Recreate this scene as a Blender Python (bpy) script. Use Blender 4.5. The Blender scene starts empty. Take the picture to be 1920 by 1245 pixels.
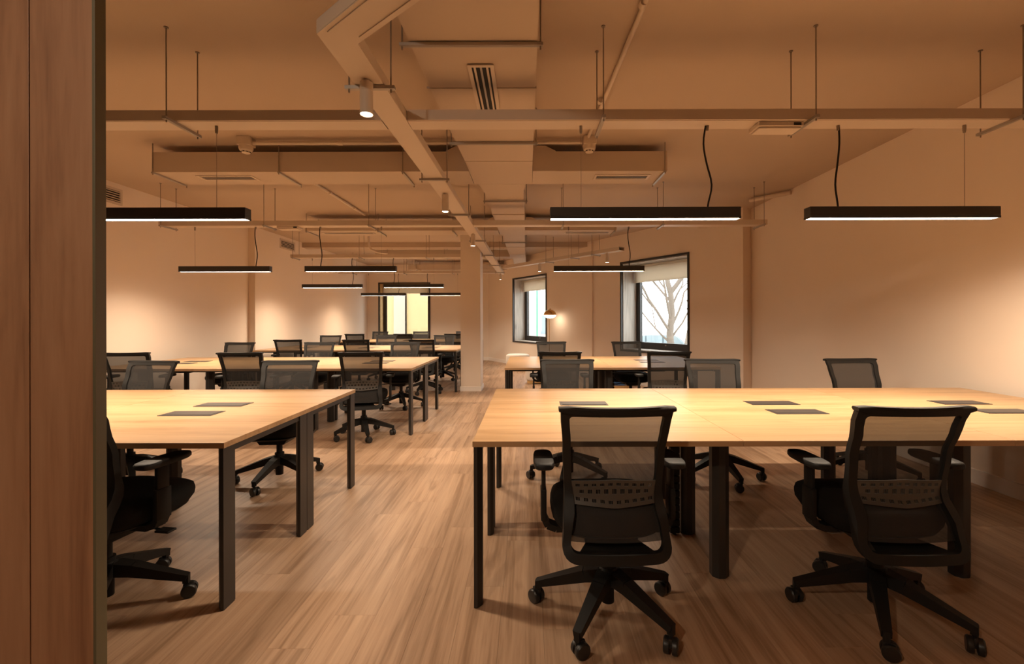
import bpy, bmesh, math, random
from math import pi, sin, cos, radians
from mathutils import Vector, Matrix

random.seed(7)
scene = bpy.context.scene
COL = scene.collection

# ------------------------------------------------------------------ camera
cam_d = bpy.data.cameras.new('camera')
cam = bpy.data.objects.new('camera', cam_d)
COL.objects.link(cam)
cam.location = (0, 0, 1.281)
cam.rotation_euler = (pi / 2, 0.0023, 0)
cam_d.sensor_width = 36.0
cam_d.lens = 15.99
cam_d.shift_x = -0.015625
cam_d.shift_y = -0.01276
cam_d.clip_start = 0.05
scene.camera = cam

# ------------------------------------------------------------------ world, exposure
world = bpy.data.worlds.new('overcast_sky')
scene.world = world
world.use_nodes = True
wbg = world.node_tree.nodes['Background']
wbg.inputs['Color'].default_value = (0.97, 0.98, 1.0, 1)
wbg.inputs['Strength'].default_value = 4.5
scene.view_settings.view_transform = 'Standard'
scene.view_settings.look = 'None'
scene.view_settings.exposure = 0.2
scene.view_settings.gamma = 1.0
scene.view_settings.use_curve_mapping = False
scene.cycles.use_denoising = True
scene.cycles.max_bounces = 14
scene.cycles.diffuse_bounces = 8
scene.cycles.transparent_max_bounces = 24
scene.cycles.sample_clamp_indirect = 6.0

LIGHT = (1.0, 0.79, 0.58)      # warm white of the lamps
PENDANT_STRENGTH = 25.0
PENDANT_WATTS = 32.0
FILL_LIGHT_WATTS = 210.0
SPOT_WATTS = 40.0

# ------------------------------------------------------------------ materials
def new_mat(name):
    m = bpy.data.materials.new(name)
    m.use_nodes = True
    nt = m.node_tree
    b = nt.nodes['Principled BSDF']
    return m, nt, b

def plain(name, col, rough=0.5, metal=0.0, bump=0.0, scale=200.0, spec=0.5, var=0.0):
    m, nt, b = new_mat(name)
    b.inputs['Base Color'].default_value = (*col, 1)
    b.inputs['Roughness'].default_value = rough
    b.inputs['Metallic'].default_value = metal
    b.inputs['Specular IOR Level'].default_value = spec
    tc = nt.nodes.new('ShaderNodeTexCoord')
    nz = nt.nodes.new('ShaderNodeTexNoise')
    nz.inputs['Scale'].default_value = scale
    nz.inputs['Detail'].default_value = 3
    nt.links.new(tc.outputs['Object'], nz.inputs['Vector'])
    if bump:
        bp = nt.nodes.new('ShaderNodeBump')
        bp.inputs['Strength'].default_value = bump
        bp.inputs['Distance'].default_value = 0.004
        nt.links.new(nz.outputs['Fac'], bp.inputs['Height'])
        nt.links.new(bp.outputs['Normal'], b.inputs['Normal'])
    if var:
        n2 = nt.nodes.new('ShaderNodeTexNoise')
        n2.inputs['Scale'].default_value = 1.7
        nt.links.new(tc.outputs['Object'], n2.inputs['Vector'])
        mx = nt.nodes.new('ShaderNodeMix'); mx.data_type = 'RGBA'
        mx.inputs[6].default_value = (*[c * (1 - var) for c in col], 1)
        mx.inputs[7].default_value = (*[min(1, c * (1 + var)) for c in col], 1)
        nt.links.new(n2.outputs['Fac'], mx.inputs[0])
        nt.links.new(mx.outputs[2], b.inputs['Base Color'])
    return m

def emit(name, col, strength):
    m, nt, b = new_mat(name)
    nt.nodes.remove(b)
    e = nt.nodes.new('ShaderNodeEmission')
    e.inputs['Color'].default_value = (*col, 1)
    e.inputs['Strength'].default_value = strength
    nt.links.new(e.outputs['Emission'], nt.nodes['Material Output'].inputs['Surface'])
    return m

def wood(name, dark, mid, light, axis=1, scale=1.0, rough=0.45, tint=0.0, stretch=14.0, knots=True, bump=0.05, spec=0.4):
    """long grain along the given object axis"""
    m, nt, b = new_mat(name)
    N, L = nt.nodes, nt.links
    tc = N.new('ShaderNodeTexCoord')
    oi = N.new('ShaderNodeObjectInfo')
    ge = N.new('ShaderNodeNewGeometry')
    add = N.new('ShaderNodeMath'); add.operation = 'ADD'
    L.new(oi.outputs['Random'], add.inputs[0]); L.new(ge.outputs['Random Per Island'], add.inputs[1])
    fr = N.new('ShaderNodeMath'); fr.operation = 'FRACT'
    L.new(add.outputs[0], fr.inputs[0])
    mul = N.new('ShaderNodeVectorMath'); mul.operation = 'SCALE'
    mul.inputs[0].default_value = (37.0, 61.0, 23.0)
    L.new(fr.outputs[0], mul.inputs['Scale'])
    off = N.new('ShaderNodeVectorMath'); off.operation = 'ADD'
    L.new(tc.outputs['Object'], off.inputs[0]); L.new(mul.outputs[0], off.inputs[1])
    def mapped(s_long, s_cross):
        mp = N.new('ShaderNodeMapping')
        sc = [s_cross * scale] * 3
        sc[axis] = s_long * scale
        mp.inputs['Scale'].default_value = sc
        L.new(off.outputs[0], mp.inputs['Vector'])
        return mp
    n1 = N.new('ShaderNodeTexNoise'); n1.inputs['Scale'].default_value = 1.0
    n1.inputs['Detail'].default_value = 6; n1.inputs['Roughness'].default_value = 0.6; n1.inputs['Distortion'].default_value = 0.6
    L.new(mapped(0.8, stretch).outputs[0], n1.inputs['Vector'])
    n2 = N.new('ShaderNodeTexNoise'); n2.inputs['Scale'].default_value = 1.0
    n2.inputs['Detail'].default_value = 4; n2.inputs['Distortion'].default_value = 0.2
    L.new(mapped(4.0, stretch * 7).outputs[0], n2.inputs['Vector'])
    mixf = N.new('ShaderNodeMath'); mixf.operation = 'MULTIPLY_ADD'
    L.new(n2.outputs['Fac'], mixf.inputs[0]); mixf.inputs[1].default_value = 0.35
    sub = N.new('ShaderNodeMath'); sub.operation = 'MULTIPLY_ADD'
    L.new(n1.outputs['Fac'], sub.inputs[0]); sub.inputs[1].default_value = 1.0; sub.inputs[2].default_value = -0.175
    L.new(sub.outputs[0], mixf.inputs[2])
    cr = N.new('ShaderNodeValToRGB')
    cr.color_ramp.elements[0].position = 0.30; cr.color_ramp.elements[0].color = (*dark, 1)
    cr.color_ramp.elements[1].position = 0.72; cr.color_ramp.elements[1].color = (*light, 1)
    e = cr.color_ramp.elements.new(0.5); e.color = (*mid, 1)
    L.new(mixf.outputs[0], cr.inputs[0])
    out = cr.outputs[0]
    if knots:
        vo = N.new('ShaderNodeTexNoise'); vo.inputs['Scale'].default_value = 1.0; vo.inputs['Detail'].default_value = 2
        L.new(mapped(3.0, 11.0).outputs[0], vo.inputs['Vector'])
        kr = N.new('ShaderNodeValToRGB')
        kr.color_ramp.elements[0].position = 0.66; kr.color_ramp.elements[0].color = (0, 0, 0, 1)
        kr.color_ramp.elements[1].position = 0.78; kr.color_ramp.elements[1].color = (0.55, 0.55, 0.55, 1)
        L.new(vo.outputs['Fac'], kr.inputs[0])
        mx = N.new('ShaderNodeMix'); mx.data_type = 'RGBA'
        L.new(kr.outputs[0], mx.inputs[0]); L.new(out, mx.inputs[6])
        mx.inputs[7].default_value = (*[c * 0.8 for c in dark], 1)
        out = mx.outputs[2]
    if tint:
        hs = N.new('ShaderNodeHueSaturation')
        mr = N.new('ShaderNodeMapRange')
        mr.inputs['To Min'].default_value = 1 - tint; mr.inputs['To Max'].default_value = 1 + tint
        L.new(fr.outputs[0], mr.inputs['Value'])
        L.new(mr.outputs[0], hs.inputs['Value']); L.new(out, hs.inputs['Color'])
        out = hs.outputs[0]
    L.new(out, b.inputs['Base Color'])
    b.inputs['Roughness'].default_value = rough
    b.inputs['Specular IOR Level'].default_value = spec
    if bump:
        bp = N.new('ShaderNodeBump'); bp.inputs['Strength'].default_value = bump; bp.inputs['Distance'].default_value = 0.002
        L.new(mixf.outputs[0], bp.inputs['Height']); L.new(bp.outputs['Normal'], b.inputs['Normal'])
    return m

def mesh_fabric(name, col, cover):
    m, nt, b = new_mat(name)
    N, L = nt.nodes, nt.links
    tc = N.new('ShaderNodeTexCoord')
    w1 = N.new('ShaderNodeTexWave'); w1.bands_direction = 'X'; w1.inputs['Scale'].default_value = 150
    w2 = N.new('ShaderNodeTexWave'); w2.bands_direction = 'Z'; w2.inputs['Scale'].default_value = 150
    for w in (w1, w2):
        w.inputs['Distortion'].default_value = 0.6
        L.new(tc.outputs['Object'], w.inputs['Vector'])
    ad = N.new('ShaderNodeMath'); ad.operation = 'MAXIMUM'
    L.new(w1.outputs['Fac'], ad.inputs[0]); L.new(w2.outputs['Fac'], ad.inputs[1])
    mr = N.new('ShaderNodeMapRange')
    mr.inputs['To Min'].default_value = cover - 0.08; mr.inputs['To Max'].default_value = min(1, cover + 0.06)
    L.new(ad.outputs[0], mr.inputs['Value'])
    b.inputs['Base Color'].default_value = (*col, 1)
    b.inputs['Roughness'].default_value = 0.8
    tr = N.new('ShaderNodeBsdfTransparent')
    mx = N.new('ShaderNodeMixShader')
    L.new(mr.outputs[0], mx.inputs[0]); L.new(tr.outputs[0], mx.inputs[1]); L.new(b.outputs[0], mx.inputs[2])
    L.new(mx.outputs[0], N['Material Output'].inputs['Surface'])
    return m

def glass_mat(name):
    m, nt, b = new_mat(name)
    N, L = nt.nodes, nt.links
    tr = N.new('ShaderNodeBsdfTransparent'); tr.inputs['Color'].default_value = (0.96, 0.98, 0.97, 1)
    gl = N.new('ShaderNodeBsdfGlossy'); gl.inputs['Roughness'].default_value = 0.02
    lw = N.new('ShaderNodeLayerWeight'); lw.inputs['Blend'].default_value = 0.5
    pw = N.new('ShaderNodeMath'); pw.operation = 'POWER'; pw.inputs[1].default_value = 5.0
    fz = N.new('ShaderNodeMath'); fz.operation = 'MULTIPLY_ADD'; fz.inputs[1].default_value = 0.8; fz.inputs[2].default_value = 0.03
    L.new(lw.outputs['Facing'], pw.inputs[0]); L.new(pw.outputs[0], fz.inputs[0])
    mx = N.new('ShaderNodeMixShader')
    L.new(fz.outputs[0], mx.inputs[0]); L.new(tr.outputs[0], mx.inputs[1]); L.new(gl.outputs[0], mx.inputs[2])
    L.new(mx.outputs[0], N['Material Output'].inputs['Surface'])
    return m

def translucent(name, col, t):
    m, nt, b = new_mat(name)
    N, L = nt.nodes, nt.links
    b.inputs['Base Color'].default_value = (*col, 1); b.inputs['Roughness'].default_value = 0.9
    tl = N.new('ShaderNodeBsdfTranslucent'); tl.inputs['Color'].default_value = (*col, 1)
    wv = N.new('ShaderNodeTexWave'); wv.inputs['Scale'].default_value = 90; wv.bands_direction = 'Z'
    tc = N.new('ShaderNodeTexCoord'); L.new(tc.outputs['Object'], wv.inputs['Vector'])
    bp = N.new('ShaderNodeBump'); bp.inputs['Strength'].default_value = 0.1
    L.new(wv.outputs['Fac'], bp.inputs['Height']); L.new(bp.outputs['Normal'], b.inputs['Normal'])
    mx = N.new('ShaderNodeMixShader'); mx.inputs[0].default_value = t
    L.new(b.outputs[0], mx.inputs[1]); L.new(tl.outputs[0], mx.inputs[2])
    L.new(mx.outputs[0], N['Material Output'].inputs['Surface'])
    return m

M = {}
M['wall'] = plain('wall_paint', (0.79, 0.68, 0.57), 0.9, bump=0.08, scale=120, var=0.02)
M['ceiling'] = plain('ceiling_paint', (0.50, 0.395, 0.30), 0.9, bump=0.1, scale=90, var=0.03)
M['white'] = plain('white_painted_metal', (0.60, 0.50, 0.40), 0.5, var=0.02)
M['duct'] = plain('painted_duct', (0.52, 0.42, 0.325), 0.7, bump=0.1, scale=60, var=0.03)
M['base'] = plain('baseboard_paint', (0.82, 0.76, 0.70), 0.5, var=0.02)
M['steel'] = plain('dull_steel', (0.42, 0.38, 0.34), 0.45, 0.7, var=0.05)
M['rod'] = plain('rod_steel', (0.30, 0.25, 0.2), 0.5, 0.5, var=0.05)
M['black_metal'] = plain('black_metal', (0.028, 0.025, 0.023), 0.42, bump=0.05, scale=300, var=0.05)
M['plastic'] = plain('black_plastic', (0.013, 0.012, 0.011), 0.55, bump=0.08, scale=500, spec=0.28, var=0.05)
M['fabric'] = plain('black_fabric', (0.012, 0.011, 0.010), 0.95, bump=0.3, scale=700, spec=0.2, var=0.1)
M['mesh'] = mesh_fabric('chair_mesh', (0.022, 0.0195, 0.018), 0.81)
M['lumbar'] = plain('lumbar_plastic', (0.07, 0.06, 0.05), 0.5, var=0.05)
M['caster'] = plain('caster_rubber', (0.016, 0.015, 0.014), 0.4, var=0.05)
M['oak'] = wood('oak_laminate', (0.34, 0.20, 0.095), (0.455, 0.285, 0.148), (0.51, 0.33, 0.18), axis=0, stretch=11, rough=0.36, tint=0.05)
M['plank'] = wood('floor_vinyl_plank', (0.29, 0.175, 0.10), (0.46, 0.30, 0.19), (0.57, 0.385, 0.25), axis=1, stretch=16, rough=0.42, tint=0.10, bump=0.04)
M['panel_wood'] = wood('partition_veneer', (0.24, 0.115, 0.06), (0.35, 0.18, 0.095), (0.41, 0.225, 0.125), axis=2, stretch=9, rough=0.5, tint=0.06)
M['grey_wood'] = wood('grey_reveal_wood', (0.34, 0.30, 0.25), (0.53, 0.475, 0.41), (0.64, 0.58, 0.51), axis=2, stretch=10, rough=0.6, tint=0.08)
M['plinth_wood'] = wood('plinth_wood', (0.40, 0.24, 0.09), (0.55, 0.35, 0.14), (0.62, 0.42, 0.2), axis=0, stretch=10, rough=0.5)
M['olive'] = plain('olive_edge', (0.12, 0.105, 0.06), 0.5, var=0.05)
M['subfloor'] = plain('subfloor', (0.08, 0.05, 0.03), 0.9, var=0.05)
M['box'] = plain('cable_box_grey', (0.055, 0.048, 0.045), 0.42, 0.2, var=0.05)
M['brass'] = plain('brass', (0.75, 0.50, 0.20), 0.25, 1.0, var=0.05)
M['pend_emit'] = emit('pendant_light', LIGHT, PENDANT_STRENGTH)
M['spot_emit'] = emit('spot_light', LIGHT, 30.0)
M['bulb_emit'] = emit('lamp_bulb', LIGHT, 14.0)
M['dark'] = plain('dark_slot', (0.015, 0.013, 0.012), 0.8, var=0.05)
M['blind'] = translucent('blind_cloth', (0.78, 0.72, 0.62), 0.45)
M['glass'] = glass_mat('window_glass')
M['cream'] = plain('cream_boucle', (0.80, 0.74, 0.66), 0.95, bump=0.5, scale=140, var=0.04)
M['blue'] = plain('blue_boucle', (0.05, 0.14, 0.36), 0.95, bump=0.5, scale=140, var=0.08)
M['bark'] = plain('bark', (0.19, 0.155, 0.125), 0.95, bump=0.8, scale=25, var=0.35)
M['car_paint'] = plain('silver_car_paint', (0.60, 0.63, 0.65), 0.25, 0.0, var=0.02)
M['car_glass'] = plain('car_glass', (0.22, 0.28, 0.31), 0.12, var=0.2)
M['asphalt'] = plain('asphalt', (0.55, 0.54, 0.52), 0.95, bump=0.4, scale=60, var=0.1)
M['ochre'] = plain('ochre_render', (0.50, 0.37, 0.19), 0.95, bump=0.3, scale=30, var=0.06)
M['grey_door'] = plain('grey_door_paint', (0.42, 0.35, 0.275), 0.6, var=0.08)
M['facade'] = plain('pale_facade', (0.66, 0.53, 0.42), 0.9, bump=0.3, scale=20, var=0.08)
M['facade_white'] = plain('white_facade', (0.8, 0.78, 0.74), 0.9, bump=0.3, scale=20, var=0.04)
M['green'] = plain('green_pole_paint', (0.04, 0.35, 0.20), 0.5, var=0.05)

# ------------------------------------------------------------------ mesh builder
class MB:
    def __init__(self):
        self.bm = bmesh.new()
    def verts_faces(self, vs, fs):
        bv = [self.bm.verts.new(v) for v in vs]
        for f in fs:
            try: self.bm.faces.new([bv[i] for i in f])
            except ValueError: pass
        return bv
    def box(self, x0, x1, y0, y1, z0, z1, bevel=0.0):
        vs = [(x0,y0,z0),(x1,y0,z0),(x1,y1,z0),(x0,y1,z0),(x0,y0,z1),(x1,y0,z1),(x1,y1,z1),(x0,y1,z1)]
        fs = [(0,3,2,1),(4,5,6,7),(0,1,5,4),(1,2,6,5),(2,3,7,6),(3,0,4,7)]
        bv = self.verts_faces(vs, fs)
        if bevel:
            es = {e for v in bv for e in v.link_edges}
            bmesh.ops.bevel(self.bm, geom=list(es), offset=bevel, segments=2, affect='EDGES', profile=0.5)
        return self
    def prism(self, pts, z0, z1, cap=True):
        """polygon in xy pushed along z"""
        n = len(pts)
        vs = [(p[0], p[1], z0) for p in pts] + [(p[0], p[1], z1) for p in pts]
        fs = [(i, (i+1) % n, n + (i+1) % n, n + i) for i in range(n)]
        if cap: fs += [tuple(range(n-1, -1, -1)), tuple(range(n, 2*n))]
        self.verts_faces(vs, fs); return self
    def prism_y(self, pts, y0, y1):
        """polygon in xz pushed along y"""
        n = len(pts)
        vs = [(p[0], y0, p[1]) for p in pts] + [(p[0], y1, p[1]) for p in pts]
        fs = [(i, (i+1) % n, n + (i+1) % n, n + i) for i in range(n)]
        fs += [tuple(range(n)), tuple(range(2*n-1, n-1, -1))]
        self.verts_faces(vs, fs); return self
    def beam(self, p0, p1, w0, h0, w1=None, h1=None, up=(0,0,1)):
        p0, p1 = Vector(p0), Vector(p1)
        w1 = w0 if w1 is None else w1; h1 = h0 if h1 is None else h1
        d = (p1 - p0).normalized(); u = Vector(up)
        s = d.cross(u)
        if s.length < 1e-4: s = d.cross(Vector((1,0,0)))
        s.normalize(); t = s.cross(d)
        vs = []
        for p, w, h in ((p0,w0,h0),(p1,w1,h1)):
            for a, b in ((-1,-1),(1,-1),(1,1),(-1,1)):
                vs.append(p + s*a*w/2 + t*b*h/2)
        self.verts_faces(vs, [(0,1,2,3),(7,6,5,4),(0,4,5,1),(1,5,6,2),(2,6,7,3),(3,7,4,0)])
        return self
    def tube(self, pts, r, n=8, r1=None, cap=True):
        pts = [Vector(p) for p in pts]; k = len(pts)
        r1 = r if r1 is None else r1
        rings = []
        prev = None
        for i, p in enumerate(pts):
            d = (pts[min(i+1,k-1)] - pts[max(i-1,0)]).normalized()
            if prev is None:
                s = d.cross(Vector((0,0,1)))
                if s.length < 1e-3: s = d.cross(Vector((1,0,0)))
            else:
                s = prev - d * prev.dot(d)
            s.normalize(); prev = s
            t = d.cross(s)
            rr = r + (r1 - r) * i / max(1, k-1)
            rings.append([self.bm.verts.new(p + (s*cos(2*pi*j/n) + t*sin(2*pi*j/n))*rr) for j in range(n)])
        for a, b in zip(rings, rings[1:]):
            for j in range(n):
                self.bm.faces.new((a[j], a[(j+1)%n], b[(j+1)%n], b[j]))
        if cap:
            self.bm.faces.new(rings[0][::-1]); self.bm.faces.new(rings[-1])
        return self
    def lathe(self, prof, n=24, center=(0,0,0), axis='z', cap=True):
        """prof: list of (radius, height)"""
        c = Vector(center); rings = []
        for r, h in prof:
            ring = []
            for j in range(n):
                a = 2*pi*j/n
                if axis == 'z': v = Vector((r*cos(a), r*sin(a), h))
                elif axis == 'x': v = Vector((h, r*cos(a), r*sin(a)))
                else: v = Vector((r*sin(a), h, r*cos(a)))
                ring.append(self.bm.verts.new(c + v))
            rings.append(ring)
        for a, b in zip(rings, rings[1:]):
            for j in range(n):
                self.bm.faces.new((a[j], a[(j+1)%n], b[(j+1)%n], b[j]))
        if cap:
            self.bm.faces.new(rings[0][::-1]); self.bm.faces.new(rings[-1])
        return self
    def loft(self, rings, closed=True, cap=True):
        R = [[self.bm.verts.new(p) for p in ring] for ring in rings]
        n = len(R[0])
        for a, b in zip(R, R[1:]):
            for j in range(n if closed else n-1):
                self.bm.faces.new((a[j], a[(j+1)%n], b[(j+1)%n], b[j]))
        if cap:
            self.bm.faces.new(R[0][::-1]); self.bm.faces.new(R[-1])
        return self
    def transform(self, mat):
        bmesh.ops.transform(self.bm, matrix=mat, verts=self.bm.verts); return self
    def mesh(self, name, m, smooth=False, angle=40):
        bmesh.ops.recalc_face_normals(self.bm, faces=self.bm.faces)
        me = bpy.data.meshes.new(name)
        self.bm.to_mesh(me); self.bm.free()
        for mm in (m if isinstance(m, (list, tuple)) else [m]): me.materials.append(mm)
        if smooth:
            me.polygons.foreach_set('use_smooth', [True]*len(me.polygons))
            me.set_sharp_from_angle(angle=radians(angle))
        return me
    def build(self, name, m, parent=None, smooth=False, angle=40):
        o = bpy.data.objects.new(name, self.mesh(name, m, smooth, angle))
        COL.objects.link(o)
        if parent is not None: o.parent = parent
        return o

def link(name, me, parent=None, loc=(0,0,0), rot=(0,0,0)):
    o = bpy.data.objects.new(name, me); COL.objects.link(o)
    o.parent = parent; o.location = loc; o.rotation_euler = rot
    return o

def tag(o, label, cat, group=None):
    o['label'] = label; o['category'] = cat
    if group: o['group'] = group
    return o

def thing(name, label, cat, loc=(0,0,0), rz=0.0, group=None):
    o = bpy.data.objects.new(name, None); COL.objects.link(o)
    o.location = loc; o.rotation_euler = (0, 0, rz); o.empty_display_size = 0.1
    return tag(o, label, cat, group)

def structure(name, loc=(0,0,0), rz=0.0):
    o = bpy.data.objects.new(name, None); COL.objects.link(o)
    o.location = loc; o.rotation_euler = (0, 0, rz); o['kind'] = 'structure'
    return o

def struct(o):
    o['kind'] = 'structure'; return o

KIDS = {}
def copy_tree(o, parent=None):
    c = o.copy(); COL.objects.link(c); c.parent = parent
    for ch in list(o.children): copy_tree(ch, c)
    return c

# ------------------------------------------------------------------ the room shell
CEIL = 2.975
XL, XL2, XR = -5.10, -4.98, 3.46
YB, YF = 14.10, -1.9
# facade line: origin and local axes (x along the wall towards the right, y outwards)
FO = Vector((-0.636, 13.23, 0))
FANG = math.atan2(-0.8486, 0.5291)
FU, FN = Vector((0.5291, -0.8486, 0)), Vector((0.8486, 0.5291, 0))
S0, S1 = -1.10, 7.41
THICK = 0.50

def floor_inside(x, y):
    if x < XL - 0.2 or x > XR + 0.1 or y < YF - 0.2 or y > YB + 0.2: return False
    d = (Vector((x, y, 0)) - FO).dot(FN)
    return d < 0.35

fl = struct(MB().prism([(XL-.15, YF-.1), (XR+.2, YF-.1), (XR+.2, 7.0), (3.42, 7.25), (-1.0, 14.3), (XL-.15, 14.3)], -0.14, -0.0045).build('floor', M['subfloor']))

PW, PL, GAP = 0.18, 1.22, 0.0004
pm = MB()
def plank_geo(mb, x, y):
    c = 0.0005
    x0, x1, y0, y1 = x-PW/2+GAP/2, x+PW/2-GAP/2, y-PL/2+GAP/2, y+PL/2-GAP/2
    vs = [(x0,y0,-.005),(x1,y0,-.005),(x1,y1,-.005),(x0,y1,-.005),(x0,y0,-c),(x1,y0,-c),(x1,y1,-c),(x0,y1,-c),
          (x0+c,y0+c,0),(x1-c,y0+c,0),(x1-c,y1-c,0),(x0+c,y1-c,0)]
    fs = [(0,1,5,4),(1,2,6,5),(2,3,7,6),(3,0,4,7),(4,5,9,8),(5,6,10,9),(6,7,11,10),(7,4,8,11),(8,9,10,11)]
    mb.verts_faces(vs, fs)
plank_geo(pm, 0, 0)
plank_me = pm.mesh('floor_plank', M['plank'])
spots = []
nx = 50
for i in range(nx):
    x = -5.16 + PW/2 + i*PW
    off = [0.0, 0.47, 0.83, 0.21, 0.66, 1.02][i % 6] + (0.11 if i % 4 == 1 else 0)
    y = YF - 0.4 + off
    while y < YB + 0.5:
        if floor_inside(x, y): spots.append((x, y))
        y += PL
def in_view(x, y):
    return y > 1.1 and abs(x - 0.0) < 1.12*y + 0.4 and not (x < -1.0 and y < -x*1.02)
vis = sorted([p for p in spots if in_view(*p)], key=lambda p: p[1])
near = vis[:296]
rest = [p for p in spots if p not in set(near)]
for x, y in near: link('floor_plank', plank_me, fl, (x, y, 0))
pr = MB()
for x, y in rest: plank_geo(pr, x, y)
o = pr.build('floor_planks_beyond', M['plank'], fl); o['kind'] = 'stuff'

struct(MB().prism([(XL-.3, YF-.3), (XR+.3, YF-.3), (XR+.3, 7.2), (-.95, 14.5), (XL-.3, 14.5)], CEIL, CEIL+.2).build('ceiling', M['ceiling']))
struct(MB().box(XL-.25, XL, YF, 8.30, -.1, CEIL).box(XL-.25, XL2, 8.30, YB+.2, -.1, CEIL).build('wall_left', M['wall']))
struct(MB().box(XR, XR+.25, YF, 7.06, -.1, CEIL).build('wall_right', M['wall']))
struct(MB().box(XL-.25, XR+.25, YF-.25, YF, -.1, CEIL).build('wall_rear', M['wall']))
# back wall with one opening
BX0, BX1, BZ0, BZ1 = -4.60, -3.06, 0.655, 2.385
b = MB()
b.box(XL2-.2, BX0, YB, YB+.42, -.1, CEIL).box(BX1, -1.05, YB, YB+.42, -.1, CEIL)
b.box(BX0, BX1, YB, YB+.42, -.1, BZ0).box(BX0, BX1, YB, YB+.42, BZ1, CEIL)
struct(b.build('wall_back', M['wall']))
# slanted window wall with two openings
W3 = (0.50, 2.12); W2 = (4.78, 6.39); WZ0, WZ1 = 0.665, 2.385
f = MB()
CRE = 3.90
for s0, s1, d0 in ((S0, W3[0], -0.04), (W3[1], CRE, -0.04), (CRE, W2[0], 0.0), (W2[1], S1, 0.0)):
    f.box(s0, s1, d0, THICK, -.1, CEIL)
for (a, c), d0 in ((W3, -0.04), (W2, 0.0)):
    f.box(a, c, d0, THICK, -.1, WZ0).box(a, c, d0, THICK, WZ1, CEIL)
wf = struct(f.build('wall_window_side', M['wall'])); wf.location = FO; wf.rotation_euler = (0, 0, FANG)
# pillar
pl = struct(MB().box(-1.195, -0.845, 8.07, 8.52, 0, CEIL).build('pillar', M['wall']))
MB().box(-1.207, -0.833, 8.058, 8.532, 0, 0.085, 0.003).build('baseboard', M['base'], pl)
# ceiling beam and baseboards
struct(MB().box(XL2, 1.62, 10.03, 10.26, 2.868, CEIL).build('trim_1', M['ceiling']))
struct(MB().box(XR-.014, XR, YF, 7.0, 0, .115, 0.003).build('baseboard_right', M['base']))
bb = struct(MB().box(S0, CRE, -.054, -.04, 0, .10, 0.003).box(CRE, S1, -.014, 0, 0, .10, 0.003).build('baseboard_window_side', M['base']))
bb.location = FO; bb.rotation_euler = (0, 0, FANG)
struct(MB().box(XL, XL+.014, YF, 8.29, 0, .10, 0.003).box(XL2, XL2+.014, 8.30, YB, 0, .10, 0.003).build('baseboard_left', M['base']))
struct(MB().box(XL2, -1.2, YB-.014, YB, 0, .10, 0.003).build('baseboard_back', M['base']))

# windows -----------------------------------------------------------------
def window(name, w, h, depth, loc, rz, mull=None, blind_drop=0.34, wood_m=None, blind_label=''):
    """local: x 0..w along the wall, y inwards->outwards, z from sill"""
    root = structure(name, loc, rz)
    t, p = 0.035, 0.018
    tf = MB()
    for a in ((-t, 0, -t, h+t), (w, w+t, -t, h+t)): tf.box(a[0], a[1], -p, 0.03, a[2], a[3])
    tf.box(0, w, -p, 0.03, -t, 0).box(0, w, -p, 0.03, h, h+t)
    tf.build('trim_frame', M['black_metal'], root)
    wm = wood_m or M['grey_wood']
    q = 0.012
    for bx in ((0, q, 0.0, h), (w-q, w, 0.0, h)):
        MB().box(bx[0], bx[1], 0.03, depth, bx[2], bx[3]).build('reveal_board', wm, root)
    MB().box(q, w-q, 0.03, depth, 0, q).build('reveal_board', wm, root)
    MB().box(q, w-q, 0.03, depth, h-q, h).build('reveal_board', wm, root)
    s = 0.105
    sf = MB()
    sf.box(q, q+s, depth-.07, depth, q, h-q).box(w-q-s, w-q, depth-.07, depth, q, h-q)
    sf.box(q+s, w-q-s, depth-.07, depth, q, q+.13).box(q+s, w-q-s, depth-.07, depth, h-q-.09, h-q)
    if mull is not None: sf.box(mull-.02, mull+.02, depth-.06, depth-.01, q+.13, h-q-.09)
    sash = sf.build('sash', M['black_metal'], root)
    MB().box(q+s, w-q-s, depth-.04, depth-.034, q+.13, h-q-.09).build('pane', M['glass'], root)
    MB().beam((w*0.5, depth-.075, q+.09), (w*0.5, depth-.1, q+.09), .03, .02).build('handle', M['steel'], root)
    bl = thing('roller_blind', blind_label, 'blind', loc, rz)
    z1 = h - q
    MB().box(q+.01, w-q-.01, depth-.135, depth-.132, z1-blind_drop, z1-.05).build('cloth', M['blind'], bl)
    MB().lathe([(0.026, q+.005), (0.026, w-q-.005)], 16, (0, depth-.133, z1-.032), 'x').build('roller', M['blind'], bl, True)
    MB().box(q+.01, w-q-.01, depth-.142, depth-.125, z1-blind_drop-.022, z1-blind_drop, .003).build('bottom_rail', M['blind'], bl)
    return root

window('window_1', W2[1]-W2[0], WZ1-WZ0, 0.46, FO + FU*W2[0] + Vector((0,0,WZ0)), FANG,
       blind_label='cream roller blind lowered over the top of the large window with the bare tree outside')
window('window_2', W3[1]-W3[0], WZ1-WZ0, 0.44, FO + FU*W3[0] + FN*(-.04) + Vector((0,0,WZ0)), FANG, blind_drop=0.30,
       blind_label='cream roller blind in the narrow-looking window behind the brass floor lamp')
window('window_3', BX1-BX0, BZ1-BZ0, 0.40, Vector((BX0, YB, BZ0)), 0.0, mull=0.72, blind_drop=0.26,
       wood_m=M['plinth_wood'], blind_label='cream roller blind at the top of the back wall window facing the ochre wall')

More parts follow.
